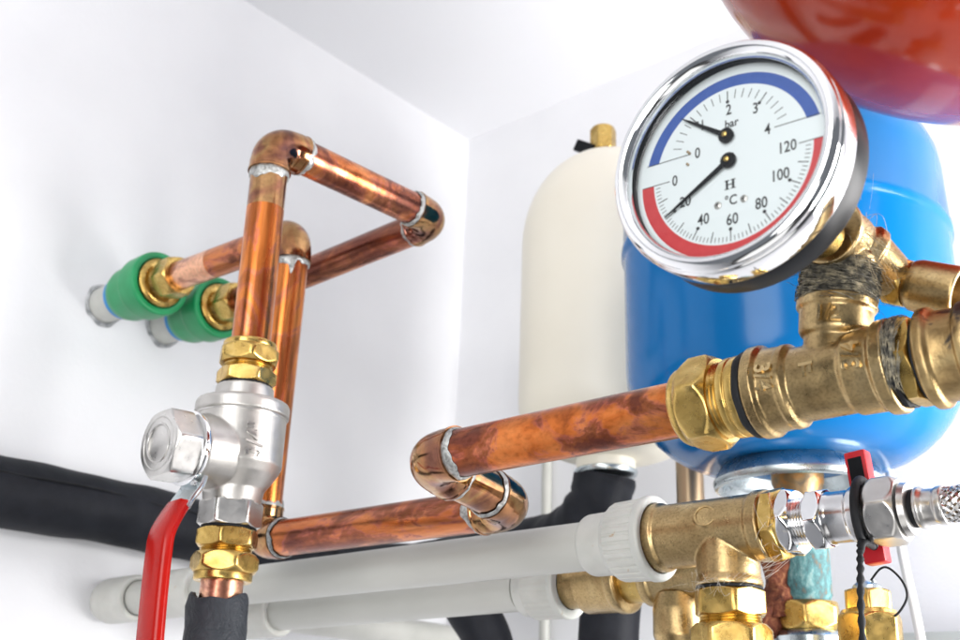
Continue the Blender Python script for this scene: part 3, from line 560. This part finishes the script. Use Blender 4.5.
part('shell', lathe((wx, wy, 0), Z, [(214, 0)] + [(262 - 46 * math.cos(a) if x < 90 else 262, 26 + 51 * math.sin(a)) for x in range(0, 91, 9) for a in [math.radians(x)]] + [(405 + 88 * math.sin(a), 9 + 68 * math.cos(a)) for a in [math.radians(x) for x in range(0, 91, 7)]] + [(493, 0)], 96), 'cream_enamel', wv, 60)
part('neck', lathe((wx - 6, wy, 0), Z, [(208, 0), (208, 24), (217, 24), (226, 30)], 48), 'cream_enamel', wv)
part('neck_ring', lathe((wx - 6, wy, 0), Z, [(203.2, 0), (203.2, 25), (207, 26), (208, 24)], 48, c=.6), 'galvanised', wv)
part('valve_base', lathe((wx - 7, wy, 0), Z, [(490, 0), (490, 14), (496, 13.5), (501, 11), (503, 10)], 40), 'galvanised', wv)
part('valve_cap', hexa((wx - 7, wy, 0), Z, 503, 527, 21, 0, .3, 1.2), 'brass_turned', wv)
part('valve_tag', box((wx - 19.5, wy - 12, 506.5), 18, 5, 11, (.8, .25, -.55), (.5, 0, .85), 1), 'black_plastic', wv)

# ------------------------------------------------------------------ black foam hose along the wall and up to the cream vessel
hose = smooth_path([(-767, 40, 156), (-767, 200, 155), (-767, 330, 154.5), (-767, 430, 154), (-767, 520, 151), (-765, 600, 147), (-761, 665, 142), (-745, 722, 143), (-700, 742, 148), (-640, 742, 152), (-590, 738, 154), (-550, 730, 157), (-520, 722, 164), (-502, 720, 180), (-497, 720, 203)], 10)
fh = thing('foam_hose', (-767, 300, 130), 'thick black foam hose along the wall, bending up under the cream vessel', 'pipe insulation')
part('sleeve', sweep(hose, 25, 40, rf=lambda th, i: 1 + .045 * math.sin(i * .21) * math.sin(th + 1) + .025 * math.sin(i * .55 + 2 * th) + .012 * math.sin(i * 1.3 + 3 * th)), 'foam_black', fh, 70)
part('seam', sweep([p + unit((.93, 0, .36 + .04 * math.sin(k * .5))) * (25.2 + .5 * math.sin(k * .21)) for k, p in enumerate(hose[:62])], [.7] * 62, 8), 'black_rubber', fh, 70)
solo('foam_sleeve', sweep(smooth_path([(-440, 650, 106), (-444, 650, 85), (-446, 650, 55), (-447, 650, 0)], 8), 21, 32), 'foam_black', 'black foam sleeve standing under the hidden white pipe union', 'pipe insulation', 'black sleeves under the white pipes', ang=70)
solo('foam_sleeve', sweep(smooth_path([(-545, 600, 104), (-540, 612, 88), (-532, 622, 68), (-526, 628, 30), (-524, 630, -10)], 8), 18, 32), 'foam_black', 'curved black foam sleeve below the white pipes, next to the wall pipe', 'pipe insulation', 'black sleeves under the white pipes', ang=70)
solo('wall_conduit', lathe((-661, YW - 7, 40), Z, [(0, 5.3), (100, 5.3), (330, 5.3)], 24), 'white_pipe', 'thin white pipe standing on the wall behind the cream vessel', 'pipe')
solo('bronze_pipe', lathe((-406, 700, 40), Z, [(0, 10.2), (60, 10.2), (180, 10.2)], 32), 'bronze_dull', 'dull bronze pipe standing beside the blue vessel flange', 'pipe')

# ------------------------------------------------------------------ white plastic pipes
PA = unit((1, 0, .0137)); PO = A(-371, 467, 95.5); pn = lambda x: PO + PA * (x + 371)
PT = lambda x: x + 371
wp = thing('white_pipe_run', tuple(pn(-560) - Z * 17), 'white plastic pipe ending in a ribbed union at the brass tee', 'plastic pipe')
part('pipe', lathe(PO, PA, [(PT(-745), 12.6), (PT(-560), 12.6), (PT(-330), 12.6)], 48), 'white_pipe', wp)
part('wall_socket', lathe(PO, PA, [(PT(-805), 8), (PT(-795), 8), (PT(-793), 12), (PT(-789), 15.4), (PT(-783), 17.2), (PT(-778), 17.4), (PT(-748), 17.4), (PT(-745), 16.4), (PT(-745), 13), (PT(-748), 12.7)], 56, cap=False, c=1.2), 'white_plastic', wp)
part('socket', lathe(PO, PA, [(PT(-716), 12.6), (PT(-714), 16.6), (PT(-712), 17.2), (PT(-668), 17.2), (PT(-665), 16.4), (PT(-665), 12.6)], 56, cap=False, c=.8), 'white_plastic', wp)
def knurl(th, t, r): return r - (.55 if math.cos(30 * th) < -.1 else 0) if r > 18.5 else r
part('union_sleeve', lathe(PO, PA, [(PT(-331), 12.6), (PT(-330), 15.2), (PT(-328), 15.9), (PT(-313), 16.2), (PT(-311), 17)], 64, cap=False, c=.8), 'white_plastic', wp, 50)
part('union_nut', lathe(PO, PA, [(PT(-314), 15), (PT(-314), 17.6), (PT(-312.4), 18.4), (PT(-311), 19.6), (PT(-310), 20.0), (PT(-295), 20.5), (PT(-294), 20.5), (PT(-293.9), 18.3), (PT(-293), 18.3)], 240, knurl, cap=False), 'white_plastic', wp, 30)
part('union_rim', lathe(PO, PA, [(PT(-293.9), 17), (PT(-293.9), 21.2), (PT(-290.4), 21.3), (PT(-289.2), 20.5), (PT(-289.2), 17.4), (PT(-292), 17)], 96, cap=False, c=.6), 'white_plastic', wp)
wq = thing('white_pipe_branch', (-560, 522, 68), 'white plastic pipe half hidden under the longer white pipe, ending at brass couplings', 'plastic pipe')
QO = A(-646, 522, 81); QA = unit((1, 0, .018)); QT = lambda x: x + 646
part('pipe', lathe(QO, QA, [(0, 12.6), (120, 12.6), (QT(-420), 12.6)], 48), 'white_pipe', wq)
part('socket', lathe(QO, QA, [(QT(-690), 14), (QT(-686), 17), (QT(-648), 17.2), (QT(-645), 16.2), (QT(-645), 12.7)], 48, cap=False, c=1), 'white_plastic', wq)
part('union_sleeve', lathe(QO, QA, [(QT(-418), 12.6), (QT(-416), 16), (QT(-410), 17), (QT(-408), 18.4), (QT(-388), 18.6)], 200, knurl, cap=False), 'white_plastic', wq, 30)
part('union_rim', lathe(QO, QA, [(QT(-388), 15), (QT(-388), 19.2), (QT(-385), 19.4), (QT(-384), 18.6), (QT(-384), 14)], 64, cap=False, c=.6), 'white_plastic', wq)
bq = thing('brass_coupling_row', tuple(QO + QA * QT(-350) - Z * 15), 'row of cast brass couplings behind the large brass tee', 'pipe fitting')
part('nipple', lathe(QO, QA, [(QT(-384), 13.6), (QT(-372), 13.6)], 40), 'brass_cast', bq)
part('coupling', lathe(QO, QA, [(QT(-372), 14), (QT(-372), 17), (QT(-350), 17.4), (QT(-349), 18.4), (QT(-344), 18.4), (QT(-343), 16)], 56, c=.8), 'brass_cast', bq)
part('nipple', lathe(QO, QA, [(QT(-343), 13.2), (QT(-331), 13.2)], 40), 'brass_turned', bq)
part('coupling', lathe(QO, QA, [(QT(-331), 13), (QT(-330), 15.6), (QT(-325), 15.8), (QT(-323), 14.6), (QT(-290), 14.4)], 56, c=.8), 'brass_cast', bq)
part('plug', lathe(QO + QA * QT(-312), -Z, [(10, 12.5), (18, 14), (32, 14), (38, 11.5), (41, 6), (41.5, 0)], 48, c=1), 'brass_cast', bq, 60)
solo('drain_pipe', lathe((-735, 500, 92), (.01, 1, -.012), [(0, 13), (150, 13), (370, 13)], 40), 'white_pipe', 'white plastic pipe running along the wall below the foam hose', 'plastic pipe')
solo('grey_trunking', box((-120, 815, 66), 420, 50, 30, bev=3), 'pale_grey', 'pale grey trunking on the wall behind the brass test plug', 'trunking')
solo('white_cable', sweep(smooth_path([(-262, 705, 200), (-258, 702, 165), (-255, 700, 120), (-250, 699, 80), (-246, 698, 40), (-243, 698, 0)], 8), 2.9, 16), 'cable_white', 'thin white cable hanging behind the braided hose', 'cable')

# ------------------------------------------------------------------ large brass tee and what hangs on it
bt = thing('brass_branch_tee', tuple(pn(-252) - Z * 27), 'large cast brass tee with a round boss between ribbed union and chrome valve', 'pipe fitting')
BT = pn(-252)
btg = cast([lathe(PO, PA, [(PT(-293.5), 0), (PT(-293.5), 16), (PT(-291), 16.9), (PT(-285.5), 16.9), (PT(-284), 15.7), (PT(-236), 15.5), (PT(-234.5), 16.6), (PT(-229.5), 16.8), (PT(-228.5), 16), (PT(-228.5), 0)], 72),
            lathe(BT, -Z, [(0, 0), (0, 14.7), (22, 14.9), (24.3, 15.8), (26.6, 15.8), (26.6, 0)], 64),
            lathe(pn(-258), unit((.18, -.93, .30)), [(10, 0), (10, 5.6), (15.7, 5.6), (16.0, 5.0), (16.0, 0)], 40)], .5, 9)
part('body', btg, 'brass_cast', bt, 60)
part('boss_ring', lathe(pn(-258), unit((.18, -.93, .30)), [(15.6, 4.0), (16.5, 4.2), (16.5, 5.4), (15.6, 5.7)], 40, cap=False, c=.2), 'brass_cast', bt)
coupling(BT, -Z, 'brass compression coupling hanging under the large brass tee', (27.9, 40), (40, 43.5), (43.5, 58), (58, 62), 30.5, 33, .1, .5, bore=11.5, seal=(26.6, 27.9))
solo('brass_flange_nut', hexa(PO, PA, PT(-228.4), PT(-221.5), 31, 0, .2, .8), 'brass_turned', 'hexagonal brass nut strung with cobweb at the end of the large tee', 'nut')
cv = thing('chrome_valve', tuple(pn(-195) - Z * 14), 'small chrome valve with hexagon nuts and a red handle', 'valve')
part('lock_nut', hexa(PO, PA, PT(-221.5), PT(-214.5), 28.5, 0, .5, 1.6), 'chrome', cv)
part('thread', lathe(PO, PA, thread_prof(PT(-214.5), PT(-208.6), 10.4, 1.3, .7), 48), 'chrome_satin', cv)
part('hexagon', hexa(PO, PA, PT(-208.6), PT(-200.5), 25.5, 0, .3, 1), 'chrome', cv)
part('barrel', lathe(PO, PA, [(PT(-200.5), 10.5), (PT(-200.5), 12), (PT(-198), 11.4), (PT(-190), 11.4), (PT(-188.5), 12.6), (PT(-181), 12.6)], 56, c=.5), 'chrome_satin', cv)
part('handle', Geo().join(box((-191.5, 484, 120), 10, 8, 21, up=(-.1, 0, 1), bev=1.2)), 'red_plastic', cv)
part('handle_slot_shade', Geo().join(box((-191.6, 479.9, 119.4), 6.4, .6, 15.5, up=(-.1, 0, 1))), 'black_plastic', cv)  # black sheet standing in for the shade inside the hollow handle
part('handle', Geo().join(box((-188, 484, 86.5), 10, 8, 15, up=(-.1, 0, 1), bev=1.2)), 'red_plastic', cv)
part('handle_hub', lathe((-190, 479, 98), Y, [(-2, 6), (9, 6), (9, 0)], 24), 'chrome_satin', cv)
hn = thing('hose_nut', tuple(pn(-176) - Z * 15), 'large nickel hexagon nut joining the braided hose to the chrome valve', 'nut')
part('nut', hexa(PO, PA, PT(-181), PT(-167.5), 27, 0, .62, 1.6), 'nickel_machined', hn)
part('nut_shoulder', lathe(PO, PA, [(PT(-166.5), 0), (PT(-166.5), 11.6), (PT(-164), 11), (PT(-163.4), 8.6)], 48), 'nickel_machined', hn)
bh = thing('braided_hose', tuple(pn(-150) - Z * 9), 'braided steel hose with a crimped nickel sleeve', 'hose')
part('seal', lathe(PO, PA, [(PT(-163.4), 0), (PT(-163.4), 8.2), (PT(-161.4), 8.2), (PT(-161.4), 0)], 40), 'black_rubber', bh)
part('crimp_sleeve', lathe(PO, PA, [(PT(-161.4), 6), (PT(-161.4), 8.6), (PT(-159.6), 8.9), (PT(-158), 7.6), (PT(-153.6), 7.4), (PT(-152.6), 8.1), (PT(-150), 8.2), (PT(-149.4), 7)], 48, c=.5), 'nickel_machined', bh)
part('core', lathe(PO, PA, [(PT(-149.4), 6.5), (PT(-60), 6.5)], 32), 'bronze_dull', bh)
_, bu, bw = frame(PA)
brd = Geo(); NS = 14; Lb = 84.0
for sgn in (1, -1):
    for j in range(NS):
        for sub in (-1, 0, 1):
            pts = []
            n = 96
            for k in range(n + 1):
                s = Lb * k / n; th = 2 * math.pi * j / NS + sgn * s / 7.2 * .85 + sub * .085
                wv_ = math.sin((s * .85 / 7.2) * NS / 1.0 + (0 if sgn > 0 else math.pi) + j * math.pi)
                pts.append(PO + PA * (PT(-149.8) + s) + (bu * math.cos(th) + bw * math.sin(th)) * (7.1 + .26 * wv_))
            brd.join(sweep(pts, .27, 4, cap=False))
part('braid', brd, 'chrome_satin', bh, 60, kind='stuff')
ts = thing('strap_tether', (-184, 467, 44), 'black rubber loop and twisted cord hanging from the chrome valve', 'strap')
lp = [pn(-184.5) + (Z * math.sin(a) * 15 - Y * math.cos(a) * 14.4) + X * (1.2 * math.cos(a)) for a in np.linspace(-1.1, 6.28 - 2.1, 40)]
part('loop', sweep(lp, 1.9, 14), 'black_rubber', ts)
cd0 = A(*lp[0]); drop = smooth_path([lp[0], (-183.2, 455.5, 82.5), (-184, 455, 72), (-185.2, 455, 55), (-186, 455, 30), (-186, 455, 10)], 24)
part('cord', sweep(drop, [1.4 + .32 * math.sin(i * .85) for i in range(len(drop))], 14), 'black_rubber', ts, 60)
part('cord', sweep(smooth_path([lp[-1], (-182.2, 457, 84), (-183.3, 455.3, 80)], 6), 1.5, 12), 'black_rubber', ts)
# pipe under the blue vessel, rusted and green
rp = thing('corroded_pipe', (bx_, by_, 20), 'rusty and verdigris covered brass pipe under the blue vessel', 'pipe')
part('pipe', lathe((bx_ + 1, by_, 20), Z, [(0, 13.5), (64, 13.5), (66, 14.5), (110, 14.5), (123, 13)], 48), 'verdigris', rp)
part('rust_crust', sweep([(bx_ - 11, by_ - 11 + .8 * math.sin(z * .3), z) for z in np.linspace(74, 128, 30)], [8.6 + .8 * math.sin(z * .31) + rnd.uniform(-.7, .7) for z in np.linspace(74, 128, 30)], 24, rf=lambda th, i: 1 + .10 * math.sin(3 * th + i * .6) + .06 * math.sin(7 * th - i)), 'rust', rp, 60)
part('nut', hexa((bx_ + 1, by_, 0), Z, 66, 82, 34, 0, .2, 2), 'brass_turned', rp)
part('nut_ring', lathe((bx_ + 1, by_, 0), Z, [(58, 0), (58, 20), (62, 21), (65, 19), (66, 16)], 48), 'galvanised', rp)
part('rust_drip', lathe((bx_ - 19, by_ - 14, 60), Z, [(0, 0), (1, 7), (8, 9.5), (18, 9), (22, 0)], 32, lambda th, t, r: r * (1 + .1 * math.sin(4 * th + t))), 'rust', rp, 60)
# test plug with wire seal
tp = thing('test_plug', (-208, 520, 20), 'brass test plug with a wire seal, beside the hanging cord', 'pipe fitting')
PB = A(-208, 520, 0)
part('body', hexa(PB, Z, 40, 62, 27, 0, .3, 1.4), 'brass_turned', tp); part('base', lathe(PB, Z, [(10, 14.5), (38, 14.5), (40, 13)], 48), 'brass_turned', tp)
part('head', hexa(PB, Z, 62, 73, 20.5, 0, .1, .8), 'brass_turned', tp); part('collar', lathe(PB, Z, [(61.6, 0), (61.6, 13), (63.5, 12.6), (64.5, 10)], 40), 'brass_turned', tp)
part('cap_foil', lathe(PB, Z, [(73, 7), (75, 6.4), (76.5, 4), (77.5, 3.6), (78, 0)], 24, lambda th, t, r: r + .8 * math.sin(5 * th + t)), 'galvanised', tp)
part('seal_wire', sweep(smooth_path([PB + A(4, -4, 77), PB + A(9, -4, 82), PB + A(13, -3, 82), PB + A(18, -2, 76), PB + A(19.5, -2, 69), PB + A(16, -4, 62), PB + A(11, -6, 58)], 8), .55, 8), 'black_rubber', tp)
# cobweb on the tee's flange
def web(i):
    a = pn(-226 + rnd.uniform(-4, 6)) + A(0, -17, 0) + Z * rnd.uniform(-17, 17); b = a + A(rnd.gauss(1, 4), rnd.gauss(-1, 1.5), rnd.gauss(-5, 4)); md = (a + b) / 2 + A(0, -1.5, rnd.uniform(-3, 0))
    return smooth_path([a, md, b], 4)
def web2(i):
    a = BT + A(rnd.uniform(8, 15), -12, -rnd.uniform(18, 30)); b = pn(-222) + A(rnd.uniform(-2, 8), -12, rnd.uniform(-26, -14)); return smooth_path([a, (a + b) / 2 + A(0, -2, -rnd.uniform(0, 4)), b], 4)
def web3(i):
    a = BT + A(rnd.gauss(0, 8), -15.5, -26 + rnd.gauss(0, 2)); b = a + A(rnd.gauss(0, 5), rnd.uniform(-2, 0), rnd.gauss(0, 3)); return smooth_path([a, (a + b) / 2 + A(0, -1, rnd.gauss(0, 1.5)), b], 4)
solo('cobweb', fibres(14, web, .06).join(fibres(10, web2, .06)).join(fibres(26, web3, .05)), 'cobweb', 'dusty cobweb threads on the nut of the large brass tee', 'cobweb', kind='stuff', ang=70)
